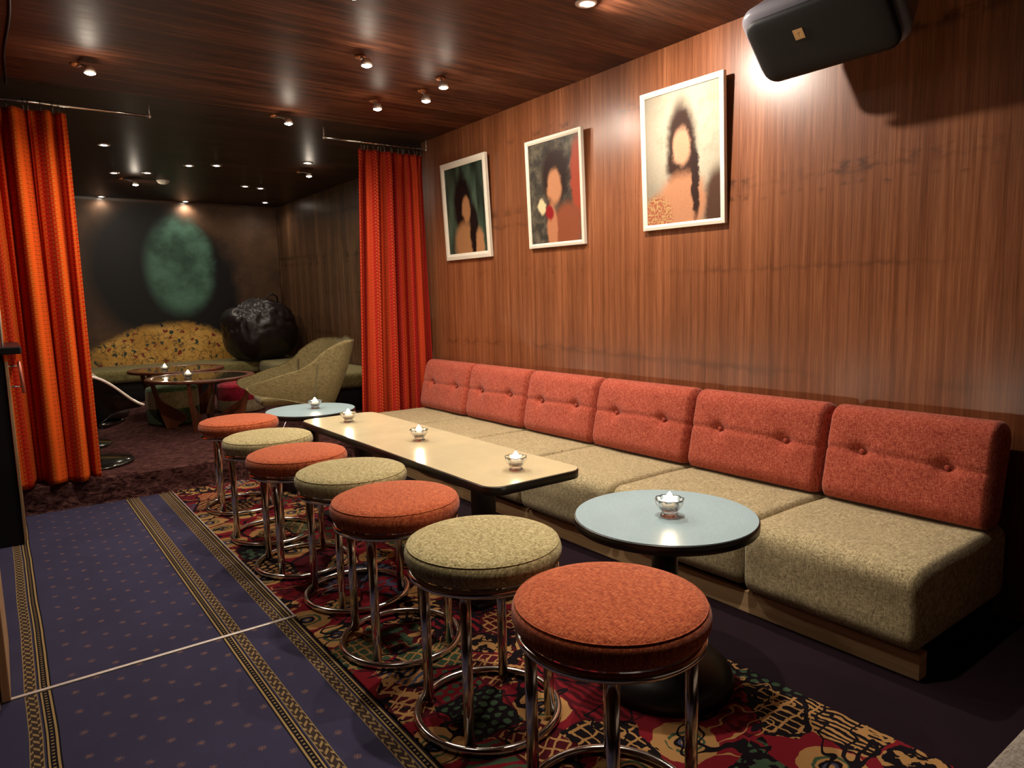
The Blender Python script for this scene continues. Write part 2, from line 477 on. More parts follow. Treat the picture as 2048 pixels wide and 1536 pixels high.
# ================================================================== ROOM
XW, ZC, YS, XL, YF = 2.618, 2.237, 4.467, -2.4, -2.2     # right wall, ceiling, step, left, front
PZ, YB, XB = .15, 8.45, 2.83                               # platform top, back wall, alcove wall
struct('floor', newbox((XL, YF, -.1), (XB, YS, 0)), M['floor'])
# platform with ragged carpet over its step
def plat(u, v):
    # v runs from the foot of the step, up, and back
    x = XL + (XB - XL) * u
    nz = mnoise.noise(V((x * 9, v * 7, 0))); nz2 = mnoise.noise(V((x * 30, v * 30, 3)))
    if v < .12:
        t = v / .12; return V((x, YS - .012 + .012 * nz - .015 * nz2 * (1 - t), PZ * t + .004))
    t = (v - .12) / .88
    return V((x, YS + .004 + (YB - YS) * t ** 1.6, PZ + (.006 * nz2 + .006 * nz) - .012 * math.exp(-t * 300)))
struct('floor_platform', thicken(grid(plat, 360, 110), -.02), M['shag'], True, 'raised platform under shaggy maroon carpet beyond the curtains')
struct('wall_right', newbox((XW, YF, 0), (XW + .25, YS + .13, ZC)), M['walnut'])
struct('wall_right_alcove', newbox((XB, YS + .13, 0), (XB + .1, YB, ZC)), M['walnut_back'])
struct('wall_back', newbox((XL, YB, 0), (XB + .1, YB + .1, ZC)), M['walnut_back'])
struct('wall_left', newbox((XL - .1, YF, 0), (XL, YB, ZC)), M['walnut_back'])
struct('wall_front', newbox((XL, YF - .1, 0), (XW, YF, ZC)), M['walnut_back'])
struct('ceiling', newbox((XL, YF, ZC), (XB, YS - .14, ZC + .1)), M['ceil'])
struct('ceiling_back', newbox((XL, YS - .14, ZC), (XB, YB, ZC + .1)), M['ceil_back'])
struct('baseboard_right', newbox((XW - .014, YF, 0), (XW, .72, .05), .003), M['dark'])

# ---- floor coverings
def carpet(name, x0, x1, y0, y1, t, m, label, cat):
    def fn(p):
        if p.z > t * .5: p.z += .001 * mnoise.noise(V((p.x * 2.3, p.y * 2.3, 1)))
        return p
    n = (max(8, int((x1 - x0) / .06)), max(8, int((y1 - y0) / .06)), 4)
    return tag(obj(name, rbox((x0, y0, 0.0005), (x1, y1, t), (.004, .004, min(.003, t * .4)), n, fn), m), label, cat)
carpet('carpet_runner', -.13, .7445, 2.342, YS - .03, .009, M['runner'], 'blue star-flecked carpet runner leading up to the platform step', 'carpet')
carpet('carpet_runner', -.13, .7445, -.4, 2.326, .009, M['runner'], 'blue star-flecked carpet nearest the camera, in front of the metal strip', 'carpet')
carpet('patterned_rug', .752, 1.672, .36, YS - .03, .0085, M['rug'], 'red, black and tan collage-patterned rug under the stools', 'rug')
struct('trim_1', newbox((-.13, 2.327, .0), (.756, 2.341, .0125), .003), M['steel'], label='metal joint strip crossing the blue carpet')
struct('trim_2', newbox((.745, 2.341, .0), (.7515, YS - .04, .0125), .0015), M['steel'], label='metal edge strip between blue runner and rug')

# ================================================================== STOOLS
def seat_bm():
    bm = bmesh.new()
    prof = [(0, .003), (.15, .0), (.178, .001), (.19, .006), (.198, .015), (.2025, .027), (.2035, .038), (.201, .05), (.1965, .0565), (.1945, .0585),
            (.1925, .0605), (.182, .0665), (.16, .0705), (.11, .0735), (.05, .075), (0, .0755)]
    return lathe(bm, prof, 64)
def piping_bm(): return tube(bmesh.new(), circle(.1952, .0587, 64), .0016, 6, True)
def leg_bm(a):
    r0 = .166; p = V((r0 * math.cos(a), r0 * math.sin(a), 0))
    return tube(bmesh.new(), [p + V((0, 0, .012)), p + V((0, 0, .2)), p + V((0, 0, .403))], .0135, 14)
def make_stool(loc, rz, label, fab):
    t = thing('bar_stool', label, 'stool', loc, (0, 0, rz), 'round stools in a row on the rug')
    s = obj('seat', seat_bm(), fab, t, loc=(0, 0, .413)); obj('piping', piping_bm(), fab, s)
    obj('top_ring', tube(bmesh.new(), circle(.187, .4035, 64), .0095, 10, True), M['chrome'], t)
    obj('base_ring', tube(bmesh.new(), circle(.1865, .0105, 64), .0105, 10, True), M['chrome'], t)
    for k in range(4): obj('leg', leg_bm(PI / 4 + k * PI / 2), M['chrome'], t)
    return t
stools = [((.961, .983), 2, 'o', 'rust orange round stool nearest the camera, beside the near round table'),
          ((.96, 1.445), -5, 'g', 'olive tweed round stool, second from the camera'),
          ((.964, 1.945), -8, 'o', 'rust orange round stool third from the camera, by the end of the tan table'),
          ((1.005, 2.377), 3, 'g', 'olive tweed round stool fourth from the camera, middle of the row'),
          ((.957, 2.815), -5, 'o', 'rust orange round stool fifth from the camera, with dark smudges on its seat'),
          ((.98, 3.271), 40, 'g', 'olive tweed round stool farthest from the camera of the green ones'),
          ((1.005, 3.85), -10, 'o', 'orange round stool farthest from the camera, by the platform step')]
FL = .010
st0 = None
for i, (p, rz, k, lab) in enumerate(stools):
    if st0 is None:
        st0 = make_stool((p[0], p[1], FL), math.radians(rz), lab, M['orange'])
        sw = {c.name.split('.')[0]: remat(c.data, M['olive']) for c in st0.children if c.name.startswith('seat')}
        pip = [g_ for c in st0.children for g_ in c.children][0]
        sw['piping'] = remat(pip.data, M['olive'])
    else:
        dup(st0, (p[0], p[1], FL), math.radians(rz), lab, sw if k == 'g' else None)

# ================================================================== TABLES
TZ = .494
def pedestal(t, x, y, h):
    def bell(a, z): return 1
    b = obj('base', lathe(bmesh.new(), [(0, 0), (.186, 0), (.19, .004), (.19, .022), (.182, .045), (.155, .07), (.11, .09), (.06, .104), (.036, .115), (0, .116)], 56, (x, y, 0)), M['black'], t)
    obj('column', lathe(bmesh.new(), [(0, .06), (.036, .06), (.036, h), (0, h)], 28, (x, y, 0)), M['black'], t)
    obj('mounting_plate', newbox((x - .1, y - .1, h - .008), (x + .1, y + .1, h), .002), M['black'], t)
def round_table(loc, label, z0, TZ=.494, rs=1):
    t = thing('round_table', label, 'table', (loc[0], loc[1], z0), group='round blue tables')
    h = TZ - z0
    pedestal(t, 0, 0, h - .03)
    tp = obj('tabletop', lathe(bmesh.new(), [(0, h - .03), (.238, h - .03), (.2485, h - .027), (.2505, h - .024), (.2505, h - .0045), (.249, h - .0022), (0, h - .0022)], 96), M['edge_black'], t)
    obj('laminate', lathe(bmesh.new(), [(0, h - .003), (.2475, h - .003), (.2468, h), (0, h)], 96), M['blue_lam'], tp, False)
    if rs != 1:
        t.scale = (rs, rs, 1)
    return t
round_table((1.442, 1.256), 'round blue-topped table with black edge nearest the camera', FL)
round_table((1.463, 4.01), 'round blue-topped table with black edge beside the far end of the tan table', FL, .47, 1.034)
t = thing('long_table', 'long tan-topped table with black edge and rounded corners between stools and banquette', 'table', (1.429, 2.66, 0))
hl, hw = .872, .204
tp = obj('tabletop', prism(bmesh.new(), rrect(-hw, hw, -hl, hl, .06, 10), TZ - .032, TZ - .0025), M['edge_black'], t)
bev = tp.modifiers.new('bevel', 'BEVEL'); bev.width = .003; bev.segments = 2; bev.limit_method = 'ANGLE'
obj('laminate', prism(bmesh.new(), rrect(-hw + .003, hw - .003, -hl + .003, hl - .003, .058, 10), TZ - .003, TZ), M['tan_lam'], tp, False)
for yy in (-.52, .55):
    obj('base', newbox((-.16, yy - .19, FL), (.16, yy + .19, FL + .02), .006), M['black'], t)
    obj('column', newbox((-.035, yy - .035, FL + .02), (.035, yy + .035, TZ - .032), .004), M['black'], t)

# ---- candle holders
def rib(a, z): return 1 + .05 * math.cos(10 * a)
def make_candle(loc, label):
    t = thing('candle_holder', label, 'candle holder', loc, group='lit glass candle holders')
    obj('glass_bowl', lathe(bmesh.new(), [(0, .0), (.024, .0), (.025, .004), (.021, .009), (.019, .014), (.026, .021), (.034, .032), (.0385, .043), (.039, .049),
        (.037, .051), (.035, .048), (.031, .036), (.024, .027), (.016, .022), (0, .0205)], 60, fn=rib), M['glass'], t)
    obj('tea_light', lathe(bmesh.new(), [(0, .0275), (.0215, .0275), (.0228, .029), (.0245, .0395), (.023, .0405), (0, .040)], 28), M['wax'], t)
    obj('flame', lathe(bmesh.new(), [(0, .0407), (.008, .042), (.0125, .046), (.0115, .052), (.006, .061), (0, .069)], 14), M['flame'], t)
    return t
cands = [((1.438, 1.236), 'lit glass candle holder on the near round blue table', TZ),
         ((1.432, 1.93), 'lit glass candle holder on the tan table, at its near end', TZ),
         ((1.432, 2.63), 'lit glass candle holder in the middle of the tan table', TZ),
         ((1.392, 3.29), 'lit glass candle holder on the tan table, at its far end', TZ),
         ((1.49, 4.01), 'lit glass candle holder on the far round blue table', .47)]
c0 = None
for p, lab, z in cands:
    if c0 is None: c0 = make_candle((p[0], p[1], z + .0005), lab)
    else: dup(c0, (p[0], p[1], z + .0005), random.random(), lab)

# ================================================================== BANQUETTE
ED = [.798, 1.364, 1.988, 2.604, 3.187, 3.804, 4.405]
t = thing('banquette_base', 'low plywood plinth and dark frame carrying the banquette cushions along the panelled wall', 'bench base', (2.2, 2.6, 0))
obj('plinth_board', newbox((1.994 - 2.2, .809 - 2.6, 0), (2.014 - 2.2, 4.4 - 2.6, .077), .0015), M['ply'], t, False)
obj('end_post', newbox((2.0141 - 2.2, .809 - 2.6, 0), (2.04 - 2.2, .83 - 2.6, .076), .0015), M['ply'], t, False)
obj('frame', newbox((2.045 - 2.2, .84 - 2.6, 0), (2.61 - 2.2, 4.4 - 2.6, .086), .004), M['dark'], t, False)
names = ['nearest the camera, at the open end', 'second from the camera, behind the near round table', 'third from the camera', 'fourth from the camera',
         'fifth from the camera', 'farthest from the camera, against the red curtain']
for i in range(6):
    y0, y1 = ED[i] + .003, ED[i + 1] - .003; L = y1 - y0; cy = (y0 + y1) / 2
    rs = random.Random(i); zb = .089 + (.0, .013, .004, .01, .006, .0)[i]
    # seat cushion (local origin on the deck)
    def sfn(p, L=L, s=i):
        # soft crown and sag
        if p.z > .15:
            e = (1 - (2 * p.y / L) ** 4) * (1 - ((p.x) / .27) ** 4) if abs(p.y) < L / 2 and abs(p.x) < .27 else 0
            p.z += .006 * e * (p.x < .15) + .004 * mnoise.noise(V((p.x * 6, p.y * 6, s * 3.1)))
            p.z -= .010 * math.exp(-((p.x + .02) / .12) ** 2 - ((p.y) / .16) ** 2)
        if p.x < -.22: p.x += .005 * mnoise.noise(V((p.y * 7, p.z * 12, s + 5))) - .006 * (1 - (2 * p.y / L) ** 2 if abs(p.y) < L / 2 else 0)
        return p
    o = obj('seat_cushion', rbox((-.285, -L / 2, .0), (.36, L / 2, .242 - zb + .089), (.05, .024, .05), (30, 30, 16), sfn), M['olive2'], loc=(2.2295, cy, zb))
    tag(o, 'olive tweed seat cushion ' + names[i], 'cushion', 'banquette seat cushions')
    # back cushion : local z up, -x is the front
    lean = .225; hh = .36
    bz = .105 + (.004 * (i % 2)); by = L * .25
    def bfn(p, L=L, s=i):
        if p.x < -.02:
            k = min(1, max(0, (-.02 - p.x) / .06))
            puff = .014 * (1 - (2 * p.y / L) ** 4) * math.sin(PI * min(1, max(0, p.z / hh))) ** .5 if abs(2 * p.y / L) < 1 else 0
            zc = .19 + .004 * math.sin(p.y * 9 + s)
            dent = .009 * math.exp(-((p.z - zc) / .009) ** 2)
            for sy in (-1, 1):
                dy = p.y - sy * by; dent += .026 * math.exp(-(dy / .028) ** 2 - ((p.z - zc) / .024) ** 2) + .008 * math.exp(-(dy / .06) ** 2 - ((p.z - zc) / .07) ** 2)
            p.x += k * (dent - puff + .003 * mnoise.noise(V((p.y * 9, p.z * 9, s * 2))))
        return p
    bm = rbox((-.09, -L / 2, 0), (.045, L / 2, hh), (.058, .03, .062), (16, 64, 48), bfn)
    bmesh.ops.rotate(bm, verts=bm.verts, cent=(-.09, 0, 0), matrix=Matrix.Rotation(lean, 3, 'Y'))
    for v_ in bm.verts: v_.co.z = max(v_.co.z, .004)
    o = obj('back_cushion', bm, M['orange2'], loc=(2.487, cy, .3365))
    tag(o, 'rust red buttoned back cushion ' + names[i].replace('behind the near', 'level with the near'), 'cushion', 'banquette back cushions')
    for sy in (-1, 1):
        zc = .19 + .004 * math.sin(sy * by * 9 + i)
        c = V((-.09 + .012, sy * by, zc)); R = Matrix.Rotation(lean, 3, 'Y'); c = R @ (c - V((-.09, 0, 0))) + V((-.09, 0, 0))
        b = bmesh.new(); bmesh.ops.create_uvsphere(b, u_segments=14, v_segments=10, radius=.0095)
        for v_ in b.verts: v_.co.x *= .55
        obj('button', b, M['orange2'], o, loc=c)

# ================================================================== PICTURES
def paint(name, kind):
    g = G(name); x, y, z = g.tc(); n = g.noise((x, y, z), 16, 4, .65); n2 = g.noise((x, y, z), 90, 3, .7)
    X, Z = x + n * .05 - .025, z + n * .05 - .025
    def ell(cx, cz, rx, rz, soft=.25):
        dx, dz = (X - cx) / rx, (Z - cz) / rz
        return 1 - (dx * dx + dz * dz).sqrt().step(1 - soft, 1 + soft)
    if kind == 'pale':      # pale ground, dark brown mass, skin-toned forms, blossom corner
        c = g.mix(ell(.02, .40, .26, .34, .6), g.col('#4f463c'), g.col('#c9bda6'))
        c = g.mix(n.step(.4, .7) * .5, c, g.col('#a89a83'))
        c = g.mix(ell(.0, .33, .085, .23), c, g.col('#3a2219'))
        c = g.mix(ell(-.0, .11, .145, .13), c, g.col('#c68a66'))
        c = g.mix(ell(.0, .36, .05, .082), c, g.col('#d7a27f'))
        c = g.mix(ell(.075, .2, .022, .17), c, g.col('#35201a'))
        c = g.mix(ell(-.15, .06, .09, .10), c, g.mix(n2.gt(.5), g.col('#c9a36c'), g.col('#a85a44')))
        c = g.mix(ell(.2, .08, .07, .16), c, g.col('#54382a'))
    elif kind == 'rose':
        c = g.mix(n.step(.35, .7), g.col('#33302b'), g.col('#6a6152'))
        c = g.mix(ell(.2, .36, .06, .2), c, g.col('#a2452f'))
        c = g.mix(ell(.01, .39, .115, .16), c, g.col('#2b1a16'))
        c = g.mix(ell(-.0, .33, .06, .095), c, g.col('#c08560'))
        c = g.mix(ell(.1, .1, .12, .13), c, g.col('#8d4c32'))
        c = g.mix(ell(-.03, .09, .045, .16), c, g.col('#b97a58'))
        c = g.mix(ell(-.05, .19, .038, .042), c, g.col('#8e1d20')); c = g.mix(ell(-.115, .23, .035, .045), c, g.col('#dfc79c'))
    else:
        c = g.mix(g.noise((x * 9, z * 2), 1, 3).step(.35, .7), g.col('#1c241e'), g.col('#4e6250'))
        c = g.mix(ell(-.03, .35, .11, .2), c, g.col('#120d0e'))
        c = g.mix(ell(.01, .32, .05, .085), c, g.col('#a87750'))
        c = g.mix(ell(-.02, .1, .13, .14), c, g.col('#a5744c')); c = g.mix(ell(.09, .17, .05, .19), c, g.col('#16100f'))
        c = g.mix(ell(.15, .07, .05, .12), c, g.col('#b07d55'))
    return g.done(g.gain(c, n2 * .26 + (.62 if kind == 'pale' else .78)), .42, 0, .3, n2, .1, .001)
def picture(yc, z0, w, h, fw, label, kind, mname, lean=.05, rolly=0.0):
    t = thing('framed_picture', label, 'picture', (XW - .024, yc, z0), (lean, rolly, -PI / 2), 'framed portraits on the panelled wall')
    bm = bmesh.new(); d = .022
    o = [(-w / 2, 0), (w / 2, 0), (w / 2, h), (-w / 2, h)]; i_ = [(-w / 2 + fw, fw), (w / 2 - fw, fw), (w / 2 - fw, h - fw), (-w / 2 + fw, h - fw)]
    m_ = [(-w / 2 + fw * .55, fw * .55), (w / 2 - fw * .55, fw * .55), (w / 2 - fw * .55, h - fw * .55), (-w / 2 + fw * .55, h - fw * .55)]
    rows = [[bm.verts.new((x, y, z)) for x, z in q] for q, y in ((o, d), (o, 0.002), (m_, -.001), (i_, .006), (i_, d))]
    for a, b in zip(rows, rows[1:] + rows[:1]):
        for k in range(4): bm.faces.new((a[k], a[(k + 1) % 4], b[(k + 1) % 4], b[k]))
    obj('frame', bm, M['white'], t, False)
    obj('canvas', newbox((-w / 2 + fw * .8, .010, fw * .8), (w / 2 - fw * .8, .02, h - fw * .8)), paint(mname, kind), t, False)
    return t
picture(2.165, 1.405, .475, .632, .024, 'white-framed pale portrait picture nearest the speaker', 'pale', 'painted_canvas_pale', .052, .012)
picture(3.07, 1.383, .483, .607, .024, 'white-framed picture with a red and a cream flower, middle of the three', 'rose', 'painted_canvas_rose', .045, .012)
picture(3.985, 1.368, .545, .648, .040, 'cream-framed dark green portrait picture nearest the curtain', 'dusk', 'painted_canvas_dusk', .05, .004)

# ================================================================== SPEAKER
t = bpy.data.objects.new('wall_speaker', None); COL.objects.link(t)
tag(t, 'black wall speaker tilted down under the ceiling with a small tan badge', 'speaker')
zx = V((-.69, 0, .724)); yx = V((-.724, 0, -.69)); xx_ = V((0, 1, 0))
t.matrix_world = Matrix.Translation((2.312, 1.345, 1.958)) @ Matrix((xx_, zx.cross(xx_), zx)).transposed().to_4x4()
ysg = 1 if (zx.cross(xx_)).dot(yx) > 0 else -1
def spk(p):
    k = (p.y * ysg); # +front
    if k < -.02: s = 1 - .28 * min(1, (-.02 - k) / .15); p.x *= (1 - .06 * min(1, (-.02 - k) / .15)); p.z = p.z * s + .03 * (1 - s)
    return p
ya, yb = sorted((-.165 * ysg, -.004 * ysg))
obj('cabinet', rbox((-.262, ya, -.136), (.275, yb, .15), (.065, .035, .06), (24, 12, 20), spk), M['plastic'], t)
ya, yb = sorted((-.006 * ysg, .022 * ysg))
gg = G('black_speaker_grille'); x, y, z = gg.tc(); hole = ((x * 260).fract() - .5).abs().max(((z * 260).fract() - .5).abs()).lt(.3)
M['grille'] = gg.done(gg.mix(hole, '#0e0c10', '#020202'), .6, 0, .3)
gr = obj('grille', rbox((-.243, ya, -.124), (.243, yb, .118), (.05, .013, .05), (24, 8, 20)), M['grille'], t)
gg = G('tan_badge'); x, y, z = gg.tc(); fr = x.abs().max(z.abs())
mk = (x + z * .3).abs().lt(.0022) * z.abs().lt(.009) + (z - .004).abs().lt(.0016) * x.abs().lt(.007)
M['badge'] = gg.done(gg.mix((fr.band(.0135, .0148) + mk).clamp() * .55, '#c39c6a', '#6d4a2c'), .4, .3)
ya, yb = sorted((.0, .0022 * ysg))
bd = obj('badge', newbox((-.018, ya, -.018), (.018, yb, .018), .0006), M['badge'], t, False, loc=(.055, .022 * ysg, .028))
bd['label'] = 'small square tan badge'
obj('bracket', newbox((-.03, min(-.30 * ysg, -.14 * ysg), -.05), (.03, max(-.30 * ysg, -.14 * ysg), -.02), .004), M['black'], t)

# ================================================================== CURTAINS
def curtain(name, x0t, x1t, x0b, x1b, zt, zb, folds, amp, label, m, seed):
    W = (x1b - x0b); cloth = max(W, x1t - x0t) * 2.0
    t = thing(name, label, 'curtain', ((x0b + x1b) / 2, YS + .02, zb), group='red woven curtains')
    cx = (x0b + x1b) / 2; rs = random.Random(seed); ph = [rs.random() * 6.28 for _ in range(6)]
    def fold(u, v):
        # v 0 bottom, 1 top ; warped fold phase
        w = u + .05 * math.sin(u * 7 + ph[0]) + .02 * math.sin(u * 17 + ph[1]) * (1 - v * .5)
        a = 2 * PI * folds * w + ph[2]
        s = math.sin(a); s = math.copysign(abs(s) ** .6, s)
        top = smoothstep(.93, 1, v)
        y = amp * (1 - .45 * v) * s * (1 - .55 * top) + amp * .3 * math.sin(2 * PI * folds * 2.1 * u + ph[3]) * (.5 + .5 * v)
        x = amp * .35 * math.cos(a) * (1 - v * .4)
        return x, y
    def P(u, v):
        ex, ey = fold(u, v)
        xa = x0b + (x0t - x0b) * v; xb = x1b + (x1t - x1b) * v
        z = zb + (zt - zb) * v + (.006 * math.sin(u * 40) if v < .01 else 0)
        edge = math.sin(PI * u) ** .3 if 0 < u < 1 else 0
        return V((xa + (xb - xa) * u + ex * edge - cx, ey, z - zb))
    bm = grid(P, 220, 70, False, lambda u, v: (u * cloth, v * (zt - zb)))
    o = obj('cloth', bm, m, t)
    sm = o.modifiers.new('solid', 'SOLIDIFY'); sm.thickness = .003
    n = max(9, int(folds * 3.5))
    for i in range(n):
        u = (i + .5) / n; p = P(u, 1)
        rg = tube(bmesh.new(), [(p.x, .0 + .017 * math.cos(a), zrod - zb + .017 * math.sin(a)) for a in [2 * PI * k / 20 for k in range(20)]], .0016, 6, True)
        r_ = obj('curtain_ring', rg, M['black'], t)
        obj('hook', tube(bmesh.new(), [(p.x, 0, zrod - zb - .017), (p.x + .002, p.y * .5, zt - zb + .008), (p.x, p.y, zt - zb - .004)], .0013, 6), M['steel'], r_)
    return t
zrod = 2.168
curtain('curtain', -.04, .405, .0, .40, 2.128, .158, 3.1, .072, 'orange-red woven curtain at the left, hanging beside the dark cabinet', M['curtain'], 3)
curtain('curtain', 2.07, 2.565, 1.99, 2.585, 2.122, .158, 4.6, .052, 'red woven curtain at the panelled wall, beside the banquette end', M['curtain_red'], 11)
def rod(x0, x1, label, ends):
    t = thing('curtain_rod', label, 'curtain rod', (x0, YS + .02, zrod), group='slim curtain rods under the ceiling')
    obj('rod', tube(bmesh.new(), [(0, 0, 0), ((x1 - x0) / 2, 0, 0), (x1 - x0, 0, 0)], .0075, 12), M['chrome'], t)
    for e in ends:
        x = e - x0
        obj('bracket', tube(bmesh.new(), [(x, 0, 0), (x, 0, .03), (x, 0, ZC - zrod - .003)], .0045, 8), M['steel'], t)
        b = bmesh.new(); bmesh.ops.create_uvsphere(b, u_segments=12, v_segments=8, radius=.011)
        obj('finial', b, M['steel'], t, loc=(x, 0, 0))
rod(-.45, .808, 'slim metal curtain rod at left with bare right end', (.808, -.42))
rod(1.834, 2.605, 'slim metal curtain rod running to the panelled wall', (1.834, 2.595))
tag(obj('ceiling_cable', tube(bmesh.new(), [(.148 + .006 * math.sin(y * 6), y, ZC - .006) for y in [2.6 + .08 * i for i in range(24)]], .005, 8), M['cable']),
    'black cable running along the ceiling above the left curtain', 'cable')

# ================================================================== LEFT SIDE: cabinet, timber box
t = thing('bar_cabinet', 'tall dark cabinet at the left edge with light edge strip and pull handle', 'cabinet', (-.28, 3.98, .0095))
obj('body', newbox((-.30, -.08, .0), (.296, .42, .865), .004), M['dark'], t, False)
obj('top', newbox((-.33, -.13, .892), (.365, .45, .926), .006), M['black'], t, False)
obj('neck', newbox((-.28, -.05, .866), (.27, .40, .891), .003), M['dark'], t, False)
obj('edge_strip', newbox((.2965, -.092, .02), (.309, -.07, .86), .002), M['box_wood'], t, False)
hd = obj('handle', tube(bmesh.new(), [(.356, -.08, .71), (.354, -.08, .78), (.35, -.08, .855)], .0075, 10), M['pink'], t); hd['label'] = 'pinkish pull handle'
for z in (.74, .835): obj('stand_off', tube(bmesh.new(), [(.296, -.076, z), (.32, -.08, z + .002), (.352, -.08, z)], .004, 8), M['chrome'], hd)
tag(obj('white_cable', tube(bmesh.new(), [(-.02, 3.87, 1.42), (-.004, 3.87, 1.30), (.014, 3.87, 1.2), (.018, 3.87, 1.1), (.016, 3.88, .93)], .005, 8), M['white']),
    'thin pale cable rising from the dark cabinet top', 'cable')
t = thing('timber_box', 'pale timber box on the floor at the left edge', 'box', (-.262, 2.60, .0105))
obj('side_panel', newbox((-.19, .14, .0), (.20, .17, .445), .003), M['box_wood'], t, False)
obj('side_panel', newbox((-.19, -.32, .0), (.175, -.29, .445), .003), M['box_wood'], t, False)
obj('end_panel', newbox((.178, -.28, .0), (.2, .139, .445), .003), M['box_wood'], t, False)
obj('lid', newbox((-.20, -.33, .446), (.21, .18, .47), .004), M['dark'], t, False)

# ---- pale corner at the lower right
t = thing('upholstered_bench', 'grey-beige upholstered bench corner at the lower right edge', 'bench', (1.5, .06, 0.0005))
obj('seat', rbox((-.6, -.27, .30), (.6, .27, .45), .012, (24, 16, 10)), M['greyweave'], t)
for sx in (-.52, .52):
    for sy in (-.2, .2): obj('leg', newbox((sx - .02, sy - .02, 0), (sx + .02, sy + .02, .30), .003), M['dark'], t, False)

# ================================================================== BACK ROOM
def mural_mat():
    g = G('mural_paint'); x, y, z = g.tc(); n = g.noise((x, z), 3.2, 4, .6); n2 = g.noise((x, z), 30, 3, .6)
    X, Z = x + n * .14 - .07, z + n * .14 - .07
    def ell(cx, cz, rx, rz, soft):
        dx, dz = (X - cx) / rx, (Z - cz) / rz
        return 1 - (dx * dx + dz * dz).sqrt().step(1 - soft, 1 + soft)
    c = g.mix(n.step(.35, .65), g.col('#4a3526'), g.col('#5e4430'))
    c = g.mix(ell(1.42, 1.5, .62, .75, .2), c, g.col('#12100f'))
    c = g.mix(ell(1.95, 1.25, .36, .6, .22), c, g.col('#100e0e'))
    c = g.mix(ell(1.70, 1.53, .34, .50, .22), c, g.mix(n.step(.3, .7), g.col('#5f8a76'), g.col('#375548')))
    wx, wz = x + n2 * .10, z + g.noise((x, z, 4.), 26, 2) * .10
    sp, sc_, _p = g.vor((wx, wz), 11, 'F1')
    ln = (g.noise((x, z, 9.), 12, 2) - .5).abs()
    rob = g.mix(sp.lt(.2) * sc_[0].gt(.35), g.mix(n.step(.35, .65), g.col('#c89442'), g.col('#e4b25c')), g.mix(sc_[1].gt(.5), g.col('#33463c'), g.col('#8a3328')))
    rob = g.mix(ln.lt(.016) * .7, rob, g.col('#3a3a30'))
    q = (X - 1.56).abs()
    top = Z + q * q * .42
    c = g.mix((1 - top.step(.86, .95)) * (1 - q.step(.66, .95)), c, rob)
    return g.done(g.gain(c, n2 * .3 + .85), .55, 0, .35)
tag(obj('wall_mural', newbox((-.6, YB - .012, PZ + .02), (XB - .03, YB - .001, ZC - .03)), mural_mat(), None, False),
    'dark painted mural with green oval and yellow lower band on the back wall', 'mural')
# bench in two runs
t = thing('corner_bench', 'olive corner bench along the back wall of the curtained room', 'bench', (1.2, 8.0, PZ))
obj('base', newbox((-1.6, -.16, 0), (1.6, .42, .2), .01), M['dark'], t)
obj('seat_pad', rbox((-1.62, -.22, .2), (1.6, .43, .335), .045, (40, 20, 12)), M['bench_green'], t)
t = thing('side_bench', 'olive bench along the dark panelled side wall behind the armchair', 'bench', (2.55, 6.7, PZ))
obj('base', newbox((-.2, -1.0, 0), (.25, 1.02, .2), .01), M['dark'], t)
obj('seat_pad', rbox((-.28, -1.05, .2), (.26, 1.05, .34), .045, (20, 40, 12)), M['bench_green'], t)
# bean bag
def bag(u, v):
    a = 2 * PI * u; ph = PI * v
    r = .43 * (math.sin(ph) ** .8); z = .37 * math.cos(ph)
    if z > .2: r *= 1 - .25 * ((z - .2) / .17) ** 2
    d = V((math.cos(a) * math.sin(ph), math.sin(a) * math.sin(ph), math.cos(ph)))
    w_ = d + .25 * V((mnoise.noise(d * 3), mnoise.noise(d * 3 + V((5, 0, 0))), mnoise.noise(d * 3 + V((0, 7, 0)))))
    k = .97 + .07 * mnoise.noise(d * 1.7 + V((3, 1, 0))) - .085 * (1 - min(1, abs(mnoise.noise(V((w_.x * 3.2, w_.y * 3.2, w_.z * 1.3)))) * 2.6)) ** 2 * smoothstep(-.4, .3, d.z) - .016 * (1 - min(1, abs(mnoise.noise(w_ * 5.0)) * 3)) ** 2
    return V((r * math.cos(a) * k, r * math.sin(a) * k * .85, max(-.31, z * k)))
t = thing('bean_bag', 'black leather bean bag slumped in the corner of the olive bench', 'bean bag', (2.36, 7.9, PZ + .335 + .322))
obj('body', grid(bag, 96, 60, True), M['leather'], t)
obj('handle', tube(bmesh.new(), [(.06, -.10, .28), (.06, -.12, .37), (.12, -.12, .40), (.18, -.10, .37), (.19, -.09, .25)], .009, 8), M['leather'], t)

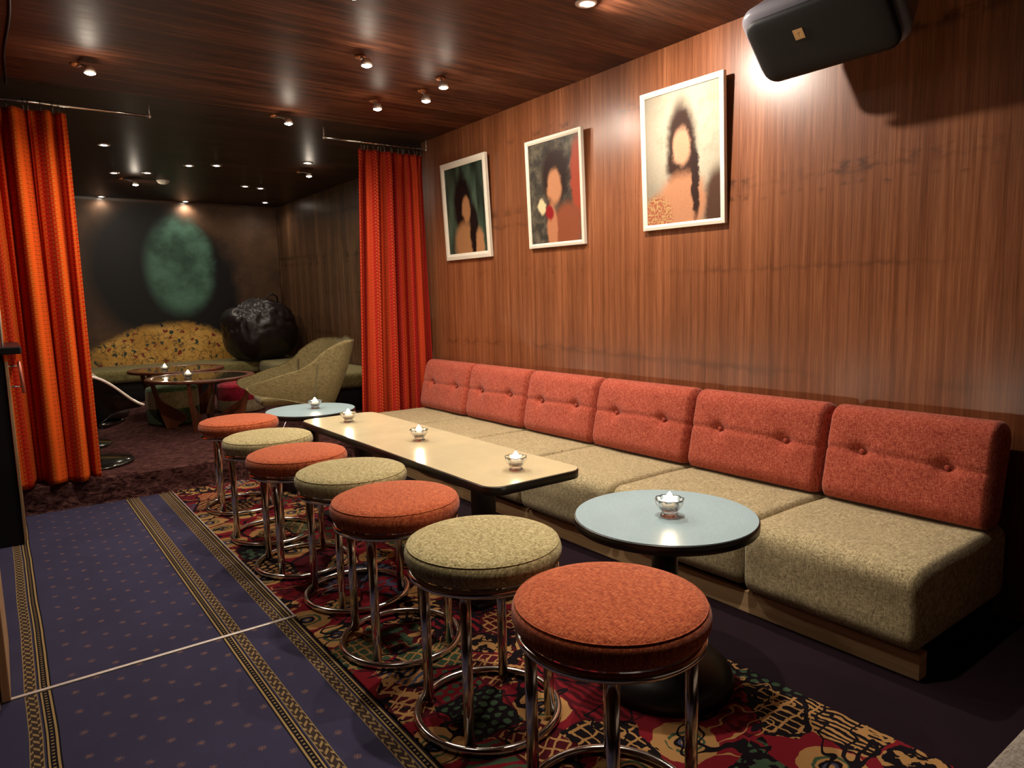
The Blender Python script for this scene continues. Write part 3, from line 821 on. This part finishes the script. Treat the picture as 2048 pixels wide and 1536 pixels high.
def bucket(name, label, loc, rz, bx, hw, tip, zb, arm, back, tiph, mo, mi, rise, ex, drop, group=None, rim=None, legs='rod'):
    """shell chair, back at +x, open at -x: squarish plan, side panels running out into low arms."""
    t = thing(name, label, 'chair', loc, (0, 0, rz), group)
    rc = .15; s1 = hw - rc; s2 = s1 + rc * PI / 2; tot = s2 + (bx - rc + tip)
    def plan(d):
        sg = -1 if d < 0 else 1; d = abs(d)
        if d < s1: p = (bx, d)
        elif d < s2:
            a = (d - s1) / rc; p = (bx - rc + rc * math.cos(a), s1 + rc * math.sin(a))
        else:
            e = (d - s2) / (tot - s2); p = (bx - rc - (d - s2), hw - .05 * e * e)
        return p[0], sg * p[1]
    def S_(u, v):
        d = (2 * u - 1) * tot; k = abs(d) / tot; x, y = plan(d)
        h = back - .02 * smoothstep(0, s1 / tot, k) + (arm + .08 - back) * smoothstep(s2 / tot + drop[0], s2 / tot + drop[1], k) - .08 * smoothstep(s2 / tot + .22, 1, k)
        lo = zb + (h - tiph - zb) * (min(1, max(0, (k - rise) / (1 - rise))) ** ex)
        if k > .93: 
            c = (k - .93) / .07; c = 1 - math.sqrt(max(0, 1 - c * c)); mid = h * .55 + lo * .45
            h += (mid - h) * c; lo += (mid - lo) * c
        z = lo + (h - lo) * v
        ins = 1 - .34 * (1 - (z - zb) / (back - zb)) ** 1.6
        return V((x * (ins if x > 0 else .5 + .5 * ins) - .06 * (1 - (z - zb) / (back - zb)) * (x > 0), y * ins, z))
    sh = obj('shell', thicken(grid(S_, 96, 22), .028), mo, t)
    if rim: obj('rim', tube(bmesh.new(), [S_(i / 80, 1) + V((0, 0, .003)) for i in range(81)], .0085, 8), rim, sh)
    obj('underside', lathe(bmesh.new(), [(0, zb - .02), (hw * .5, zb - .015), (hw * .66, zb + .01), (hw * .6, zb + .03), (0, zb + .03)], 48, (-.03, 0, 0)), mo, t)
    obj('seat_cushion', rbox((-tip * .72, -hw * .5, zb + .032), (bx * .35, hw * .5, zb + .12), .04, (20, 20, 10)), mi, t)
    if legs == 'rod':
        for sx in (-1, 1):
            for sy in (-1, 1):
                obj('leg', tube(bmesh.new(), [(sx * .13 - .03, sy * .13, zb - .005), (sx * .2 - .03, sy * .2, zb * .55), (sx * .27 - .03, sy * .27, 0.004)], .008, 8), M['chrome'], t)
    else:
        obj('column', lathe(bmesh.new(), [(.0, .01), (.035, .012), (.026, .05), (.022, zb - .04), (.05, zb - .02), (0, zb - .02)], 24), M['chrome'], t)
        obj('base_disc', lathe(bmesh.new(), [(0, .002), (.255, .002), (.26, .006), (.255, .012), (.12, .022), (.03, .032), (0, .034)], 64), M['disc'], t)
    return t
M['disc'] = G('polished_dark_disc').done('#5a5650', .14, .9)
bucket('armchair', 'sage green shell armchair on thin metal legs behind the red curtain', (1.82, 4.99, PZ), math.radians(-7), .30, .32, .52, .20, .43, .70, .07, M['shell_green'], M['shell_green'], .42, 1.6, (-.06, .30))
bucket('swivel_chair', 'black glossy swivel chair with white rim, front one beside the left curtain', (.37, 4.90, PZ + .002), math.radians(184), .30, .30, .33, .24, .37, .60, .01, M['gloss_black'], M['leather'], .66, 1.1, (.05, .62), 'swivel chairs behind the left curtain', rim=M['ceramic'], legs='disc')
bucket('swivel_chair', 'black glossy swivel chair with white rim, rear one mostly behind the left curtain', (.33, 5.60, PZ + .002), math.radians(190), .30, .30, .33, .24, .37, .60, .01, M['gloss_black'], M['leather'], .66, 1.1, (.05, .62), 'swivel chairs behind the left curtain', rim=M['ceramic'], legs='disc')

def wood_table(loc, label, r, rz):
    h = .40
    t = thing('coffee_table', label, 'coffee table', loc, (0, 0, rz), 'round teak coffee tables')
    obj('rim', lathe(bmesh.new(), [(r - .055, h - .022), (r - .006, h - .022), (r, h - .016), (r, h - .005), (r - .004, h), (r - .055, h), (r - .055, h - .022)], 72), M['teak'], t)
    obj('glass_top', lathe(bmesh.new(), [(0, h - .012), (r - .056, h - .012), (r - .056, h - .003), (0, h - .003)], 64), M['glass_top'], t, False)
    for k in range(4):
        a = k * PI / 2 + .4; ca, sa = math.cos(a), math.sin(a)
        bm = bmesh.new(); L_, R_ = [], []
        for i in range(15):
            s = i / 14; z = (h - .022) * (1 - s)
            outer = r - .02 - .10 * s ** 1.2
            inner = outer - .03 - .15 * smoothstep(.35, .8, s) * (1 - .75 * smoothstep(.8, 1, s))
            w = .011
            L_.append([bm.verts.new((ca * outer - sa * q, sa * outer + ca * q, z)) for q in (-w, w)])
            R_.append([bm.verts.new((ca * inner - sa * q, sa * inner + ca * q, z)) for q in (-w, w)])
        for i in range(14):
            bm.faces.new((L_[i][0], L_[i + 1][0], R_[i + 1][0], R_[i][0])); bm.faces.new((L_[i][1], R_[i][1], R_[i + 1][1], L_[i + 1][1]))
            bm.faces.new((L_[i][0], L_[i][1], L_[i + 1][1], L_[i + 1][0])); bm.faces.new((R_[i][0], R_[i + 1][0], R_[i + 1][1], R_[i][1]))
        bm.faces.new((L_[0][0], R_[0][0], R_[0][1], L_[0][1])); bm.faces.new((L_[14][0], L_[14][1], R_[14][1], R_[14][0]))
        obj('leg', bm, M['teak'], t, False)
    return t
wood_table((1.254, 5.80, PZ + .002), 'round teak coffee table with glass top, the front one', .397, math.radians(41))
wood_table((1.253, 6.70, PZ + .002), 'round teak coffee table with glass top, the rear one', .39, math.radians(20))
dup(c0, (1.13, 5.30 + .34, PZ + .4025), .3, 'lit glass candle holder on the front teak coffee table')
dup(c0, (1.11, 6.42, PZ + .4025), .9, 'lit glass candle holder on the rear teak coffee table')
def pouf(loc, label, r, h, top, band, low, wavy=0):
    t = thing('pouf', label, 'pouf', loc, group='felt poufs under the coffee tables')
    obj('body', lathe(bmesh.new(), [(0, 0), (r * .95, 0), (r, .02), (r * 1.01, h * .45)], 56), low, t)
    obj('side_band', lathe(bmesh.new(), [(r * 1.01, h * .44), (r * 1.02, h * .6), (r * 1.0, h * .9)], 56), band, t)
    obj('top', lathe(bmesh.new(), [(r * 1.003, h * .88), (r * .97, h * .97), (r * .85, h), (0, h * 1.02)], 56), top, t)
pouf((1.11, 6.2, PZ + .004), 'green and cream felt pouf under the front coffee table', .195, .30, M['pouf_green'], M['pouf_cream'], M['pouf_green'])
pouf((1.72, 6.45, PZ + .004), 'crimson and cream felt pouf beside the coffee tables', .20, .25, M['pouf_red'], M['pouf_red'], M['pouf_cream'])

# ================================================================== CEILING LAMPS
def make_lamp(loc, label, eye=False):
    t = thing('ceiling_lamp', label, 'ceiling lamp', loc, group='small recessed ceiling lamps')
    obj('trim_ring', lathe(bmesh.new(), [(.022, -.001), (.024, -.006), (.04, -.006), (.043, -.003), (.043, 0.0005)], 32), M['steel'], t)
    obj('bulb', lathe(bmesh.new(), [(0, -.0075), (.012, -.007), (.02, -.004), (.0225, -.0005)], 24), M['bulb'], t)
    return t
def spot(x, y, e, size=85, blend=.6, tilt=None, z=ZC - .02, r=.022, c=(1, .86, .70)):
    l = bpy.data.lights.new('downlight', 'SPOT'); l.energy = e; l.spot_size = math.radians(size); l.spot_blend = blend; l.shadow_soft_size = r; l.color = c
    o = bpy.data.objects.new('downlight', l); COL.objects.link(o); o.location = (x, y, z)
    if tilt: o.rotation_euler = (V(tilt) - V((x, y, z))).to_track_quat('-Z', 'Y').to_euler()
    return o
ZL = 2.165
M['copper'] = plain('copper_rosette', '#b9764a', .35, .5)
def make_spot(loc, ros, label):
    """stem spot: rosette on the ceiling, short arm, lamp head with a lit bulb."""
    t = thing('ceiling_spot', label, 'ceiling lamp', loc, group='stem spot lamps on the ceiling')
    r = V(ros) - V(loc)
    obj('rosette', lathe(bmesh.new(), [(0, -.014), (.012, -.014), (.022, -.009), (.026, -.0005), (0, -.0005)], 28, r), M['copper'], t)
    obj('arm', tube(bmesh.new(), [r + V((0, 0, -.012)), r * .6 + V((0, 0, .012)), V((0, .012, .028))], .005, 8), M['steel'], t)
    obj('lamp_head', lathe(bmesh.new(), [(.024, .0), (.026, .002), (.025, .014), (.016, .03), (0, .034)], 28), M['steel'], t)
    obj('bulb', lathe(bmesh.new(), [(0, -.006), (.012, -.005), (.02, -.001), (.0225, .003), (0, .004)], 24), M['bulb'], t)
    return t
spots = [((.454, 3.809), (.416, 3.938), 'at left, in front of the left curtain', 60, None),
         ((1.469, 3.049), (1.483, 3.142), 'above the far half of the tan table', 42, None),
         ((1.521, 4.252), (1.475, 4.373), 'between the two curtain rods, with the bright orange rosette', 36, None),
         ((1.938, 3.151), (1.961, 3.219), 'nearest the middle picture, right one of the cluster of three', 26, (2.618, 3.1, 1.4)),
         ((1.983, 3.409), (1.988, 3.457), 'middle one of the cluster of three by the pictures', 16, (2.618, 3.6, 1.2)),
         ((1.831, 3.688), (1.846, 3.769), 'left one of the cluster of three, before the red curtain', 22, None),
         ((2.258, 5.895), (2.248, 6.098), 'in the back room beside the red curtain', 30, None),
         ((1.104, 7.003), (1.014, 7.133), 'in the back room, before the left half of the mural', 30, (1.65, 8.44, .7)),
         ((1.12, 2.403), (1.152, 2.498), 'at the top edge of the picture, left of the brightest one', 30, None)]
def omni(p, e):
    l = bpy.data.lights.new('lamp_glow', 'POINT'); l.energy = e; l.color = (1, .84, .66); l.shadow_soft_size = .02
    o = bpy.data.objects.new('lamp_glow', l); COL.objects.link(o); o.location = p
for p, r, d, e, tl in spots:
    make_spot((p[0], p[1], ZL), (r[0], r[1], ZC - .0005), 'lit stem spot lamp ' + d)
    spot(p[0], p[1], e, 165, 1, tl, ZL - .012)
    omni((p[0], p[1] - .03, ZL - .04), e * .018)
lamps = [(.727, 5.744, 'first behind the left curtain', 9), (.928, 6.873, 'in the back room, left of a pair beside the smoke detector', 6),
         (1.16, 6.746, 'in the back room, right of a pair beside the smoke detector', 0), (1.389, 6.249, 'mid back room, left of two side by side', 7),
         (1.577, 6.144, 'mid back room, right of two side by side', 7), (2.17, 5.681, 'just above the stem spot by the red curtain', 7),
         (2.066, 7.077, 'left of a small pair before the mural right half', 6), (2.229, 7.129, 'right of a small pair before the mural right half', 6),
         (.995, 8.38, 'tight against the mural top at left', 3), (1.797, 8.38, 'tight against the mural top in the middle', 9), (2.574, 8.1, 'tight against the mural top at right', 6),
         (.45, 1.6, 'above the near end of the blue runner', 8), (1.25, 1.15, 'above the near round table', 70),  # these two are unseen, added to brighten the near table and stools
         (1.969, 2.121, 'brightest and nearest the speaker, at the top edge of the picture', 0)]
l0 = None
for x, y, d, e in lamps:
    lab = 'small recessed ceiling lamp ' + d
    if l0 is None: l0 = make_lamp((x, y, ZC - .0005), lab)
    else: dup(l0, (x, y, ZC - .0005), 0, lab)
    if e: spot(x, y, e, 84 if e > 40 else 160, 1)
spot(1.969, 2.121, 84, 170, 1, (2.618, 1.8, 1.1), c=(1, .88, .75))
for p, lab, z in cands + [((1.13, 5.64), '', PZ + .4025), ((1.11, 6.42), '', PZ + .4025)]:
    l = bpy.data.lights.new('candle_light', 'POINT'); l.energy = .5; l.color = (1, .72, .45); l.shadow_soft_size = .012
    o = bpy.data.objects.new('candle_light', l); COL.objects.link(o); o.location = (p[0], p[1], z + .072)
# smoke detector
t = thing('smoke_detector', 'round white smoke detector on the back room ceiling', 'smoke detector', (1.347, 7.10, ZC - .0005))
obj('housing', lathe(bmesh.new(), [(0, -.032), (.03, -.031), (.045, -.022), (.05, -.01), (.055, -.008), (.055, 0)], 32), M['white'], t)

# ================================================================== WORLD / VIEW
w = bpy.data.worlds.new('world'); scene.world = w; w.use_nodes = True
w.node_tree.nodes['Background'].inputs[0].default_value = (.02, .015, .012, 1); w.node_tree.nodes['Background'].inputs[1].default_value = .2
scene.view_settings.view_transform = 'Standard'; scene.view_settings.look = 'None'
scene.view_settings.exposure = .16; scene.view_settings.gamma = 1; scene.view_settings.use_curve_mapping = False
scene.cycles.use_denoising = True
scene.cycles.max_bounces = 8; scene.cycles.sample_clamp_indirect = 4
